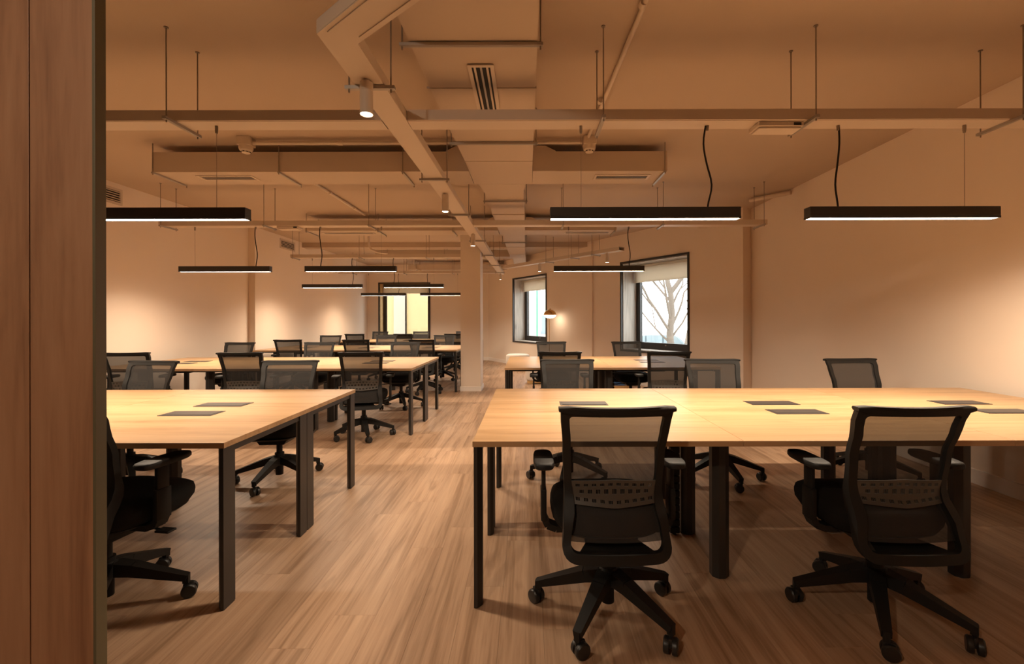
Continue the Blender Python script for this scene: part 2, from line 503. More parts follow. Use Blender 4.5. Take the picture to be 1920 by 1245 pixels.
# wooden partition at the left edge, close to the camera --------------------
PY = 1.20
wp = structure('wall_front')
edges = [(-1.148, -1.3135), (-1.3165, -1.92), (-1.923, -2.52), (-2.523, -3.12), (-3.123, -3.72), (-3.723, -4.32), (-4.323, -5.10)]
for a, c in edges:
    MB().box(c, a, PY, PY+.022, 0, CEIL, 0.0012).build('wood_panel', M['panel_wood'], wp)
MB().box(-5.1, -1.15, PY+.0225, PY+.028, 0, CEIL).build('backing', M['dark'], wp)
MB().box(-1.1475, -1.1395, PY-.002, PY+.03, 0, CEIL, 0.001).build('edge_strip', M['olive'], wp)

# ------------------------------------------------------------------ benches
TH = 0.740
def leg_profile(flip):
    p = [(0,0),(.016,0),(.036,.022),(.036,.058),(.016,.080),(0,.080)]
    return [(-x, y) for x, y in p] if flip else p
def hex_profile():
    return [(-.016,0),(.016,0),(.042,.022),(.042,.058),(.016,.08),(-.016,.08),(-.042,.058),(-.042,.022)]
DD = 1.522
def bench(label, x0, y0, n, group, spines=()):
    """x0,y0: left near corner, n bays of 1.2 m, desks on both sides"""
    root = thing('bench_desk', label, 'table', (x0, y0, 0), 0, group)
    W = 1.2*n; hy = DD/2
    for i in range(n):
        for j in range(2):
            MB().box(-.599, .599, -hy/2+.0005, hy/2-.0005, -.0125, .0125, .0012).build('desktop', M['oak'], root).location = (.6+1.2*i, hy/2+hy*j, TH-.0125)
    zl = TH - .025
    def leg(x, y, prof):
        MB().prism([(x+a, y+b_) for a, b_ in prof], .004, zl).prism([(x+a*.9, y+.004+b_*.9) for a, b_ in prof], 0, .004).build('leg', M['black_metal'], root)
    for fx, flip in ((0.006, False), (W-.006, True)):
        for y in (0.004, hy-.0825, hy+.0025, DD-.084): leg(fx, y, leg_profile(flip))
        xr = fx + (-.02 if flip else .02)
        MB().box(xr-.014, xr+.014, .084, hy-.081, zl-.03, zl).box(xr-.014, xr+.014, hy+.081, DD-.084, zl-.03, zl).build('end_rail', M['black_metal'], root)
    for i in range(1, n):
        for y in (.225, hy-.0805, hy+.0005, DD-.305): leg(1.2*i, y, hex_profile())
        MB().box(1.2*i-.02, 1.2*i+.02, .305, hy-.081, zl-.035, zl).box(1.2*i-.02, 1.2*i+.02, hy+.081, DD-.305, zl-.035, zl).build('cross_rail', M['black_metal'], root)
    for y in (.10, hy-.17, hy+.14, DD-.13):
        MB().box(.05, W-.05, y, y+.03, zl-.024, zl).build('long_rail', M['black_metal'], root)
    for i in range(n):
        for s in (-1, 1):
            cy = hy + s*.137
            bx = MB().box(-.150, .150, -.066, .066, 0, .0025, .0008)
            ob = bx.build('cable_box', M['box'], root); ob.location = (.6+1.2*i, cy, TH)
            MB().box(-.138, .138, -.048 if s < 0 else -.056, .056 if s < 0 else .048, .0025, .0045, .0007).build('lid', M['box'], ob)
            MB().box(-.145, .145, -.06, .06, -.11, -.0255).build('socket_tray', M['dark'], ob)
    for sx, sy in spines:
        sp = MB()
        for k in range(16):
            z = .012 + k*.043
            sp.box(sx-.028, sx+.028, sy-.022, sy+.022, z, z+.036, .004)
        sp.tube([(sx, sy, 0.0), (sx, sy, zl)], .012, 8)
        sp.build('cable_spine', M['plastic'], root)
    return root
LX, RX = -4.935, -0.248
ROWY = [1.996, 5.0, 7.965, 10.93]
bench('long oak bench desk in the left foreground, half hidden by the wooden partition', LX, ROWY[0], 3, None)
bench('oak bench desk in the second row left of the aisle, behind the left foreground desk', -4.88, ROWY[1], 3, None)
bench('oak bench desk in the third row on the left, its aisle end beside the pillar', -4.85, ROWY[2], 3, None)
bench('oak bench desk in the last row, below the back wall window', -4.82, ROWY[3], 3, None)
bench('long oak bench desk in the right foreground running to the right wall', RX, 2.008, 3, None, spines=((1.115, .70),))
bench('short oak bench desk by the large window, behind the right foreground desk', -0.262, 5.035, 2, None, spines=((1.31, .66),))

# ------------------------------------------------------------------ office chair
def lerp_tab(tab, z):
    if z <= tab[0][0]: return tab[0][1]
    for (a, va), (b_, vb) in zip(tab, tab[1:]):
        if z <= b_:
            t = (z-a)/(b_-a); t = t*t*(3-2*t)
            return va + (vb-va)*t
    return tab[-1][1]
YT = [(.332,-.205),(.44,-.165),(.575,-.105),(.72,-.125),(.85,-.165),(.925,-.195)]
WT = [(.332,.222),(.45,.209),(.575,.200),(.75,.208),(.925,.221)]
def yb(x, z):
    w = lerp_tab(WT, z)
    u = max(-1, min(1, x/w))
    return lerp_tab(YT, z) - .028*(1-u*u)

def rrect(hw, z0, z1, rb, rt, m=14, n=6):
    pts = []
    def arc(cx, cz, r, a0, a1):
        for k in range(n+1):
            a = a0 + (a1-a0)*k/n
            pts.append((cx + r*cos(a), cz + r*sin(a)))
    arc(hw-rb, z0+rb, rb, -pi/2, 0)
    for k in range(1, m): pts.append((hw, z0+rb + (z1-rt-z0-rb)*k/m))
    arc(hw-rt, z1-rt, rt, 0, pi/2)
    for k in range(1, m): pts.append((hw-rt - 2*(hw-rt)*k/m, z1))
    arc(-hw+rt, z1-rt, rt, pi/2, pi)
    for k in range(1, m): pts.append((-hw, z1-rt - (z1-rt-z0-rb)*k/m))
    arc(-hw+rb, z0+rb, rb, pi, 1.5*pi)
    for k in range(1, m): pts.append((-hw+rb + 2*(hw-rb)*k/m, z0))
    return pts

def make_chair():
    root = thing('office_chair', '', 'chair')
    # backrest frame -------------------------------------------------
    outer = rrect(.215, .332, .925, .065, .012); inner = rrect(.183, .368, .899, .035, .014)
    def warp(p, s):
        x, z = p
        wx = x * lerp_tab(WT, z)/.215
        # the rail widens between lumbar and seat
        th = .013 + .016*max(0, 1-abs(z-.50)/.13)
        return Vector((wx, yb(wx, z) + s*th, z))
    def shrink(p):
        x, z = p
        k = max(0, 1-abs(z-.52)/.075)
        return (x - math.copysign(.013*k, x) if abs(x) > .1 else x, z)
    inner = [shrink(p) for p in inner]
    mb = MB()
    mb.loft([[warp(p, -1) for p in outer], [warp(p, 1) for p in outer], [warp(p, 1) for p in inner], [warp(p, -1) for p in inner], [warp(p, -1) for p in outer]], cap=False)
    bmesh.ops.remove_doubles(mb.bm, verts=mb.bm.verts, dist=1e-5)
    fr = mb.build('backrest_frame', M['plastic'], root, True, 50)
    tr = MB()
    rings = []
    for k in range(13):
        x = -.229 + .458*k/12
        y = yb(x*.95, .925) - .004
        zz = .922 + .006*(x/.229)**2
        h = .013 if 0 < k < 12 else .008
        rings.append([(x, y-.020, zz-h), (x, y-.022, zz+h*.3), (x, y-.014, zz+h), (x, y+.014, zz+h), (x, y+.020, zz+h*.2), (x, y+.012, zz-h)])
    tr.loft(rings).build('top_rail', M['plastic'], fr, True, 45)
    # mesh ------------------------------------------------------------
    g = MB(); NX, NZ = 10, 12
    grid = []
    for j in range(NZ+1):
        z = .40 + (.905-.40)*j/NZ
        w = lerp_tab(WT, z) - .016
        grid.append([g.bm.verts.new((w*(2*i/NX-1), yb(w*(2*i/NX-1), z)+.004, z)) for i in range(NX+1)])
    for j in range(NZ):
        for i in range(NX):
            g.bm.faces.new((grid[j][i], grid[j][i+1], grid[j+1][i+1], grid[j+1][i]))
    g.build('mesh_back', M['mesh'], root, True, 60)
    # lumbar pad with a chequer of slots --------------------------------
    l = MB()
    cx, cz = 21, 7
    vmap = {}
    def lv(i, j, s):
        key = (i, j, s)
        if key not in vmap:
            x = -.172 + .344*i/cx
            z = .528 + .088*j/cz + (.010 if j > 3 else 0)*(1-abs(x)/.172) - (.012*(1-abs(x)/.172) if j < 3 else 0) + .006
            vmap[key] = l.bm.verts.new((x, yb(x, z) - .010 - s*.005, z))
        return vmap[key]
    def hole(i, j):
        if not (0 <= i < cx and 0 <= j < cz): return False
        if j % 2 == 0 or i in (0, cx-1): return False
        return (i + (j//2)) % 2 == 1
    for i in range(cx):
        for j in range(cz):
            if hole(i, j):
                continue
            l.bm.faces.new((lv(i,j,0), lv(i+1,j,0), lv(i+1,j+1,0), lv(i,j+1,0)))
            l.bm.faces.new((lv(i,j,1), lv(i,j+1,1), lv(i+1,j+1,1), lv(i+1,j,1)))
            for (a, c, ni, nj) in (((i,j),(i+1,j),i,j-1), ((i+1,j),(i+1,j+1),i+1,j), ((i+1,j+1),(i,j+1),i,j+1), ((i,j+1),(i,j),i-1,j)):
                if hole(ni, nj) or not (0 <= ni < cx and 0 <= nj < cz):
                    l.bm.faces.new((lv(*a,0), lv(*a,1), lv(*c,1), lv(*c,0)))
    # thin bars inside the slots
    for i in range(cx):
        for j in range(cz):
            if hole(i, j):
                a, c = lv(i,j,0).co, lv(i+1,j+1,0).co
                for t in (.33, .67):
                    x = a.x + (c.x-a.x)*t
                    l.beam((x, yb(x, a.z)-.0125, a.z), (x, yb(x, c.z)-.0125, c.z), .0014, .003)
    l.build('lumbar_pad', M['lumbar'], root)
    # seat --------------------------------------------------------------
    def seat_ring(sx, sy, z, front=0.0, n=28, back=0.0):
        r = []
        for k in range(n):
            a = 2*pi*k/n
            ca, sa = cos(a), sin(a)
            e = 0.55
            x = math.copysign(abs(ca)**e, ca)*.247*sx
            y = math.copysign(abs(sa)**e, sa)*.228*sy
            dz = -front*max(0, y/.245)**3 - back*max(0, -y/.245)**2
            r.append((x*(1-.05*max(0, y/.245)), y+.072, z+dz))
        return r
    s = MB()
    s.loft([seat_ring(.78,.80,.388,-.02), seat_ring(.90,.92,.396,-.02), seat_ring(.985,.985,.428,-.01), seat_ring(1,1,.456,.0), seat_ring(.97,.98,.484,.012),
            seat_ring(.88,.9,.498,.018), seat_ring(.6,.62,.503,.012), seat_ring(.2,.2,.500,.0)])
    s.build('seat', M['fabric'], root, True, 60)
    MB().loft([seat_ring(.55,.60,.366), seat_ring(.80,.84,.378), seat_ring(.88,.92,.392)]).build('seat_pan', M['plastic'], root, True, 40)
    # mechanism, column -------------------------------------------------
    mc = MB()
    mc.prism_y([(-.09,.318),(.09,.318),(.11,.345),(.11,.372),(-.11,.372),(-.11,.345)], -.09, .13)
    mc.beam((0,-.05,.345), (0,-.205,.352), .16, .045, .30, .030)
    mech = mc.build('tilt_mechanism', M['plastic'], root)
    lv_ = MB()
    lv_.tube([(.10,.06,.345),(.17,.06,.342),(.235,.05,.336)], .006, 8).box(.215,.285,.03,.075,.331,.341,.003)
    lv_.build('height_lever', M['plastic'], mech)
    cb = MB().tube([(-.10,-.02,.362),(-.19,.0,.345),(-.215,.03,.352),(-.205,.07,.392)], .003, 6)
    cb.build('tilt_cable', M['steel'], mech, True)
    MB().lathe([(.028,.052),(.028,.20),(.034,.205),(.034,.225)], 20).lathe([(.022,.225),(.022,.33)], 20).build('gas_column', M['plastic'], root, True, 35)
    # armrests ------------------------------------------------------------
    for sd in (-1, 1):
        a = MB()
        path = [(.14,.01,.372),(.225,.01,.372),(.262,.01,.386),(.278,.01,.42)]
        for p, q in zip(path, path[1:]):
            a.beam((sd*p[0],p[1],p[2]), (sd*q[0],q[1],q[2]), .058, .026, up=(0,1,0) if False else (0,0,1))
        a.box(sd*.279-.012, sd*.279+.012, -.025, .045, .41, .545, .004)
        a.box(sd*.279-.0085, sd*.279+.0085, -.018, .038, .54, .652, .003)
        ar = a.build('armrest', M['plastic'], root, True, 30)
        pd = MB()
        def pad_ring(k, z):
            r = []
            for t in range(24):
                an = 2*pi*t/24
                c_, s_ = cos(an), sin(an)
                r.append((sd*.279 + math.copysign(abs(c_)**.5, c_)*.044*k*(1-.12*max(0, s_)), .02+math.copysign(abs(s_)**.5, s_)*.118*k, z))
            return r
        pd.loft([pad_ring(.93,.650), pad_ring(1,.656), pad_ring(1,.668), pad_ring(.96,.675), pad_ring(.85,.678)])
        pd.build('arm_pad', M['plastic'], ar, True, 45)
    # five star base --------------------------------------------------------
    lg = MB()
    lg.beam((0.0,0,.178), (.10,0,.158), .066, .060, .054, .052)
    lg.beam((.10,0,.158), (.316,0,.090), .054, .052, .034, .028)
    lg.beam((.310,0,.103), (.310,0,.066), .022, .024)
    leg_me = lg.mesh('star_leg', M['plastic'])
    cs = MB()
    for sx in (-1, 1):
        cs.lathe([(.010, sx*.006),(.030, sx*.006),(.031, sx*.010),(.031, sx*.022),(.027, sx*.027),(.010, sx*.0275)], 20, (0,-.012,.031), 'x')
    cs.lathe([(.012,-.02),(.012,.02)], 12, (0,-.012,.031), 'x')
    cs.tube([(0,0,.085),(0,0,.055)], .008, 10)
    cs.box(-.0065,.0065,-.03,.012,.034,.064,.003)
    cas_me = cs.mesh('caster', M['caster'], True, 35)
    MB().lathe([(.036,.128),(.046,.14),(.046,.196),(.036,.206)], 20).build('base_hub', M['plastic'], root, True, 35)
    for k in range(5):
        a = 2*pi*k/5 + pi/2
        L_ = link('base_leg', leg_me, root, (0,0,0), (0,0,a))
        link('caster', cas_me, L_, (.310,0,0), (0,0,1.3*k+.6))
    return root

chair0 = make_chair()
first = [True]
def chair(x, y, deg, base_deg, label, group):
    """deg: heading, 0 looks along +y"""
    if first[0]:
        r = chair0; first[0] = False
    else:
        r = copy_tree(chair0)
    r.location = (x, y, 0); r.rotation_euler = (0, 0, radians(deg))
    r['label'] = label; r['group'] = group
    i = 0
    for ch in r.children:
        if ch.name.split('.')[0] == 'base_leg':
            ch.rotation_euler = (0, 0, 2*pi*i/5 + pi/2 + radians(base_deg - deg)); i += 1
            for cc in ch.children: cc.rotation_euler = (0, 0, random.uniform(0, 6.28))
    return r

GR = {'R1': 'chairs at the right foreground desk', 'R2': 'chairs at the short desk by the window', 'L1': 'chairs at the left foreground desk',
      'L2': 'chairs at the second row left desk', 'L3': 'chairs at the third row left desk', 'L4': 'chairs at the last row desk'}
S = 'black mesh swivel chair '
chair(.345, 1.985, 1, 5, S+'seen from behind, at the left end of the right foreground desk', GR['R1'])
chair(1.508, 1.98, 0, 5, S+'seen from behind, second along the right foreground desk', GR['R1'])
chair(.335, 3.66, 181, 20, S+'on the far side of the right foreground desk, aisle end', GR['R1'])
chair(1.545, 3.66, 176, 40, S+'on the far side of the right foreground desk, between two others', GR['R1'])
chair(2.76, 3.68, 184, 10, S+'on the far side of the right foreground desk, by the wall', GR['R1'])
chair(.34, 4.98, -1, 15, S+'at the near side of the short window desk, aisle half', GR['R2'])
chair(1.50, 4.98, -6, 0, S+'at the near side of the short window desk, window half', GR['R2'])
chair(.35, 6.68, 180, 30, S+'on the far side of the short window desk, below the lamp', GR['R2'])
chair(1.50, 6.66, 186, 12, S+'at the far side of the short window desk, before the reveal', GR['R2'])
chair(-1.885, 2.03, -9, -4, S+'cut off by the wooden partition at the left foreground desk', GR['L1'])
chair(-1.98, 3.62, 184, 33, S+'facing us across the left foreground desk, nearer the aisle', GR['L1'])
chair(-3.17, 3.62, 172, 8, S+'facing us across the left foreground desk, nearer the wall', GR['L1'])
AW = [', aisle end', ', in the middle', ', left wall end']
for row, (key, word, xs_n, xs_f, tn, tf) in enumerate((
        ('L2', 'second-row left desk', (-1.80, -3.05, -4.27), (-1.86, -3.13, -4.35), (12, 6, 10), (176, 183, 178)),
        ('L3', 'third-row left desk', (-1.80, -2.95, -4.12), (-1.80, -3.06, -4.24), (-4, 5, 8), (182, 178, 185)),
        ('L4', 'last-row desk', (-1.76, -2.93, -4.10), (-1.80, -2.99, -4.16), (3, -5, 4), (180, 184, 177)))):
    yn, yf = ROWY[row+1] - .02, ROWY[row+1] + DD + .14
    for k in range(3):
        chair(xs_n[k], yn, tn[k], random.uniform(0, 72), S+'on the near side of the ' + word + AW[k], GR[key])
        chair(xs_f[k], yf, tf[k], random.uniform(0, 72), S+'on the far side of the ' + word + AW[k], GR[key])

# ------------------------------------------------------------------ pendant lamps
PLEN, PZ = 1.15, 1.885
TRAY_Z = 2.458
def pendant_meshes():
    h = MB(); hl = PLEN/2
    h.box(-hl, hl, -.032, .032, .014, .070, .003)
    h.box(-hl, hl, -.032, -.028, 0, .014).box(-hl, hl, .028, .032, 0, .014).box(-hl, -hl+.004, -.028, .028, 0, .014).box(hl-.004, hl, -.028, .028, 0, .014)
    d = MB().box(-hl+.006, hl-.006, -.026, .026, .002, .010)
    return h.mesh('housing', M['black_metal']), d.mesh('diffuser', M['pend_emit'])
HOUS, DIFF = pendant_meshes()
AREA = bpy.data.lights.new('pendant_light', 'AREA')
AREA.shape = 'RECTANGLE'; AREA.size = PLEN-.02; AREA.size_y = .05
AREA.energy = PENDANT_WATTS; AREA.color = LIGHT; AREA.spread = radians(152)
def pendant(x, y, cable_side, label, wig=0.012, group='linear pendants over the desks'):
    r = thing('linear_pendant', label, 'lamp', (x, y, PZ), 0, group)
    link('housing', HOUS, r); link('diffuser', DIFF, r)
    lo = bpy.data.objects.new('pendant_light', AREA); COL.objects.link(lo); lo.parent = r; lo.location = (0, 0, -.0015)
    top = TRAY_Z - PZ - .004
    cx, wx = cable_side*.385, -cable_side*.385
    n = 14
    pts = []
    for k in range(n+1):
        t = k/n
        z = .068 + (top-.068)*t
        pts.append((cx + wig*(1.6*math.exp(-((t-.28)/.2)**2) - .9*math.exp(-((t-.8)/.2)**2)) - wig*1.6*math.exp(-(.28/.2)**2), .006*sin(pi*t), z))
    MB().tube(pts, .0055, 8).build('power_cable', M['plastic'], r, True)
    MB().tube([(wx,0,.068),(wx,0,top-.03)], .0014, 6).build('suspension_wire', M['rod'], r)
    MB().lathe([(.007,top-.045),(.009,top-.03),(.009,top)], 10, (wx,0,0)).build('ceiling_grip', M['rod'], r)
    MB().lathe([(.007,top-.03),(.010,top)], 10, (cx,0,0)).build('ceiling_grip', M['rod'], r)
    return r
PYS = [y + DD/2 for y in ROWY]
pendant(.71, 2.77, 1, 'lit linear pendant in the middle of the photo, over the right foreground desk', .02)
pendant(2.275, 2.77, -1, 'lit linear pendant at the far right, beside the right wall', -.010)
pendant(-2.27, PYS[0], -1, 'lit linear pendant over the left foreground desk, touching the wooden partition')
pendant(-3.83, PYS[0], 1, 'lit linear pendant over the left foreground desk by the left wall')
pendant(.905, 5.80, 1, 'lit linear pendant over the short desk before the large window')
pendant(-2.24, PYS[1], -1, 'lit linear pendant over the second-row left desk, on its aisle side')
pendant(-3.83, PYS[1], 1, 'lit linear pendant over the second-row left desk, nearest the left wall')
pendant(-2.19, PYS[2], -1, 'lit linear pendant over the third row, crossing the top of the back window')
pendant(-3.75, PYS[2], 1, 'lit linear pendant over the third row, on the left wall side')
pendant(-2.19, PYS[3], -1, 'lit linear pendant over the last row, its end behind the pillar')
pendant(-3.71, PYS[3], 1, 'lit linear pendant over the last row, left of the back window')


# ------------------------------------------------------------------ cable trays
def tray_body(root, x0, x1, name='tray_channel'):
    """runs along local x, bottom at z=0, 0.14 wide"""
    w, h = .070, .058
    t = MB()
    t.box(x0, x1, -w, w, 0, .004).box(x0, x1, -w, -w+.003, .004, h).box(x0, x1, w-.003, w, .004, h)
    t.box(x0, x1, -w, w, h, h+.003)
    t.box(x0, x1, -w+.010, w-.010, -.0025, 0)
    t.build(name, M['white'], root)
def hanger(root, x, top, span=.145, rods=(True, True)):
    MB().box(x-.011, x+.011, -span, span, -.020, -.003).box(x-.0025, x+.0025, -span+.006, span-.006, -.0215, -.020).build('hanger_bar', M['steel'], root)
    for s, use in zip((-1, 1), rods):
        if use: MB().tube([(x, s*(span-.02), -.034), (x, s*(span-.02), top)], .0038, 8).lathe([(.012, top-.006),(.012, top)], 10, (x, s*(span-.02), 0)).build('hanger_rod', M['rod'], root)
TOP = CEIL - TRAY_Z
SPX = lambda y: -.796 + (y-1.91)*.00924      # centre line of the spine tray
def cross_tray(y, parts, hangs, label):
    r = thing('cable_tray', label, 'cable tray', (0, y, TRAY_Z), 0, 'cross cable trays over the desk rows')
    for a, c in parts: tray_body(r, a, c)
    for x in hangs: hanger(r, x, TOP)
    return r
for i, (y, xl, xr, hangs, lab) in enumerate((
        (PYS[0], -5.05, 3.41, (-4.5, -3.27, -2.09, .44, 1.67, 2.87), 'white cable tray nearest the camera, carrying the two large right pendants'),
        (PYS[1], -4.62, 3.0, (-4.55, -3.27, -1.97, .44, 1.68, 2.93), 'white cable tray over the second desk row'),
        (PYS[2], -4.52, None, (-4.45, -3.19, -1.92), 'white cable tray over the third desk row, ending at the spine'),
        (PYS[3], -4.85, None, (-4.45, -3.15, -1.92), 'white cable tray over the last desk row'))):
    sx = SPX(y)
    parts = [(xl, sx-.077)]
    if xr is not None: parts.append((sx+.077, xr))
    cross_tray(y, parts, hangs, lab)
# spine tray with the bent near end
sp = thing('cable_tray', 'white cable tray running from the camera to the back wall, carrying the spotlights', 'cable tray', (0, 0, TRAY_Z))
O_, I_ = (-.868, 1.875), (-.724, 1.944)
yz = 12.05
dx, dy = cos(radians(-39)), sin(radians(-39))
far_o, far_i = (SPX(yz)-.072, yz), (SPX(yz)+.072, yz)
def tray_poly(name, o0, i0, i1, o1, lid=False):
    h = .058
    t = MB().prism([o0, i0, i1, o1], 0, .004).prism([o0, i0, i1, o1], h, h+.003)
    for p, q in ((o0, o1), (i0, i1)):
        t.beam((p[0], p[1], .031), (q[0], q[1], .031), .003, h-.004)
    if lid:
        for p, q, sg in ((o0, o1, 1), (i0, i1, -1)):
            n_ = Vector((-(q[1]-p[1]), q[0]-p[0], 0)).normalized()*.022*sg
            d__ = Vector((q[0]-p[0], q[1]-p[1], 0)).normalized()*.05
            t.beam((p[0]+n_.x+d__.x, p[1]+n_.y+d__.y, -.002), (q[0]+n_.x, q[1]+n_.y, -.002), .006, .005)
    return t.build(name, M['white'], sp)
tray_poly('tray_channel', O_, I_, far_i, far_o)
tray_poly('tray_elbow', O_, I_, (I_[0]+2.5*dx, I_[1]+2.5*dy), (O_[0]+2.6*dx, O_[1]+2.6*dy), True)
for y in (2.29, 3.8, 5.1, 6.8, 8.35, 9.9, 11.45):
    x = SPX(y)
    MB().box(x-.125, x+.125, y-.011, y+.011, -.020, -.003).build('hanger_bar', M['steel'], sp)
    for s in (-1, 1):
        MB().tube([(x+s*.105, y, -.036), (x+s*.105, y, TOP)], .0045, 8).build('hanger_rod', M['rod'], sp)
# branch tray on the right, slanting towards the windows
br = thing('cable_tray', 'white cable tray slanting from the spine towards the big window, with two spotlights', 'cable tray', (-.62, 10.75, TRAY_Z), math.atan2(7.85-10.75, 1.62+.62))
bl_ = math.hypot(7.85-10.75, 2.24)
tray_body(br, .13, bl_)
for x in (1.75, 2.5, 3.05): hanger(br, x, TOP, .12)

# spotlights
spot0 = [None]
def spot(x, y, label, zt=TRAY_Z):
    if spot0[0] is None:
        r = thing('spotlight', '', 'spotlight')
        MB().lathe([(.028,-.165),(.031,-.168),(.031,-.055),(.029,-.053),(.031,-.051),(.031,-.012),(.016,-.004),(.016,0)], 24).build('spot_body', M['white'], r, True, 30)
        MB().lathe([(.0275,-.1655),(.0275,-.1635)], 24).build('lens', M['spot_emit'], r)
        spot0[0] = r
    else:
        r = copy_tree(spot0[0])
    r.location = (x, y, zt-.0015); r['label'] = label; r['group'] = 'ceiling spotlights'
    ld = bpy.data.lights.new('spot_beam', 'SPOT'); ld.energy = SPOT_WATTS; ld.color = LIGHT
    ld.spot_size = radians(80); ld.spot_blend = 0.8; ld.shadow_soft_size = .025
    lo = bpy.data.objects.new('spot_beam', ld); COL.objects.link(lo); lo.parent = r; lo.location = (0, 0, -.172)
spot(SPX(2.24), 2.24, 'white cylinder spotlight, the largest, under the spine tray near the camera', TRAY_Z)
spot(SPX(4.27), 4.27, 'white cylinder spotlight, second along the spine tray', TRAY_Z)
spot(SPX(6.27), 6.27, 'white cylinder spotlight on the spine tray, in front of the pillar top', TRAY_Z)
spot(SPX(11.67), 11.67, 'white cylinder spotlight at the far end of the spine tray', TRAY_Z)
d_ = Vector((2.24, -2.9, 0)).normalized()
for t, lab in ((1.42, 'white cylinder spotlight on the slanting tray, above the small window'), (3.33, 'white cylinder spotlight at the near end of the slanting tray')):
    p = Vector((-.62, 10.75, 0)) + d_*t
    spot(p.x, p.y, lab, TRAY_Z-.003)

def fill_downlight(x, y, label):  # unseen fill light, added behind the camera to brighten the wooden partition
    r = thing('added_fill_light', label, 'fill light', (x, y, CEIL), 0, 'added fill lights behind the camera')
    MB().lathe([(.075,-.045),(.080,-.045),(.080,0),(.05,0)], 24).build('housing', M['white'], r, True, 35)
    MB().lathe([(.072,-.044),(.072,-.040)], 24).build('lens', M['spot_emit'], r)
    ld = bpy.data.lights.new('fill_beam', 'SPOT'); ld.energy = FILL_LIGHT_WATTS; ld.color = LIGHT
    ld.spot_size = radians(105); ld.spot_blend = 1.0; ld.shadow_soft_size = .07
    lo = bpy.data.objects.new('fill_beam', ld); COL.objects.link(lo); lo.parent = r; lo.location = (0, 0, -.05)
    lo.rotation_euler = Vector((.75, 2.35, -2.1)).to_track_quat('-Z', 'Y').to_euler()
fill_downlight(-1.5, -1.15, 'added round fill light, unseen behind the camera, brightening the wooden partition')

# ------------------------------------------------------------------ air ducts
duct = thing('air_duct', 'wide painted air duct running along the ceiling from the camera to the back', 'air duct', (0, 0, 0))
DZ0, DZ1 = 2.703, 2.955
def seg(x0a, x1a, ya_, x0b, x1b, yb_, z0=DZ0, z1=DZ1, name='duct_section', parent=None):
    vs = [(x0a,ya_,z0),(x1a,ya_,z0),(x1b,yb_,z0),(x0b,yb_,z0),(x0a,ya_,z1),(x1a,ya_,z1),(x1b,yb_,z1),(x0b,yb_,z1)]
    m_ = MB(); m_.verts_faces(vs, [(0,3,2,1),(4,5,6,7),(0,1,5,4),(1,2,6,5),(2,3,7,6),(3,0,4,7)])
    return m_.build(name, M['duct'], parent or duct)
seg(-.645, .060, -.5, -.600, .050, 2.800)
seg(-.600, .050, 2.803, -.565, .045, 4.10)
seg(-.565, .045, 4.103, -.560, .045, 4.80)
seg(-.520, -.02, 4.803, -.490, -.045, 5.05)
seg(-.490, -.045, 5.053, -.480, -.045, 6.20, DZ0+.004)
seg(-.480, -.045, 6.203, -.470, -.045, 7.28)
seg(-.470, -.040, 7.283, -.460, -.040, 7.72)
seg(-.435, -.055, 7.723, -.425, -.055, 9.00, DZ0+.004)
seg(-.425, -.055, 9.003, -.410, -.055, 10.02)
seg(-.410, -.055, 10.33, -.400, -.045, 10.75, 2.70, 2.862)
seg(-.405, -.055, 10.023, -.405, -.055, 10.327, 2.70, 2.862)
seg(-.36, -.05, 10.753, -.36, -.05, 13.05, 2.72, 2.90)
for y in (2.80, 4.10, 6.20, 9.0):
    MB().box(-.62 + .04*(y-2.8)/1.3 if y < 5 else -.485, .055 if y < 5 else -.04, y-.003, y+.006, DZ0-.004, DZ0+.01).build('flange', M['duct'], duct)
for y, xa, xb in ((2.335,-.655,.080), (3.65,-.625,.080), (5.45,-.53,-.005), (8.4,-.48,-.015)):
    MB().box(xa, xb, y-.012, y+.012, DZ0-.022, DZ0-.006).box(xa+.005, xb-.005, y-.003, y+.003, DZ0-.0235, DZ0-.022).build('hanger_bar', M['steel'], duct)
    for x in (xa+.012, xb-.012):
        MB().tube([(x, y, DZ0-.04), (x, y, CEIL)], .0045, 8).build('hanger_rod', M['rod'], duct)

def branch(y0, y1, x0, x1, z0, z1, label, hangs, flare=None):
    r = thing('branch_duct', label, 'air duct', (0,0,0), 0, 'branch air ducts')
    MB().box(x0, x1, y0, y1, z0, z1, .002).build('duct_section', M['duct'], r)
    if flare:
        fx, dx = flare
        MB().prism_y([(fx, z0-.002), (fx+dx, z0-.002), (fx+dx, z1+.001), (fx+dx*.55, z1+.05), (fx, z1+.055)], y0-.012, y1).build('duct_collar', M['duct'], r)
    for x in hangs:
        MB().box(x-.010, x+.010, y0-.02, y1+.0, z0-.018, z0-.002).build('hanger_bar', M['steel'], r)
        for y in (y0-.012, y1+.012):
            MB().tube([(x, y, z0-.03), (x, y, CEIL)], .0045, 8).build('hanger_rod', M['rod'], r)
    return r
branch(4.38, 4.79, -3.62, -.566, 2.703, 2.895, 'painted branch duct reaching left from the main duct, nearest the camera', (-3.60, -2.39, -1.2), (-.566, -.22))
branch(4.38, 4.79, .049, 1.345, 2.703, 2.895, 'painted branch duct reaching right from the main duct, nearest the camera', (1.32,), (.049, .22))
branch(7.30, 7.70, -3.57, -.477, 2.703, 2.86, 'painted branch duct on the left, behind the second cable tray', (-3.55, -2.4, -1.2), (-.477, -.18))
branch(7.30, 7.70, -.034, 1.43, 2.703, 2.86, 'painted branch duct on the right, behind the second cable tray', (1.40,), (-.034, .18))
branch(10.36, 10.72, -3.48, -.413, 2.70, 2.858, 'painted branch duct on the left, just beyond the ceiling beam', (-3.2, -1.9))
branch(13.08, 13.45, -3.44, -.05, 2.70, 2.852, 'painted branch duct closest to the back wall', (-3.2, -1.9))

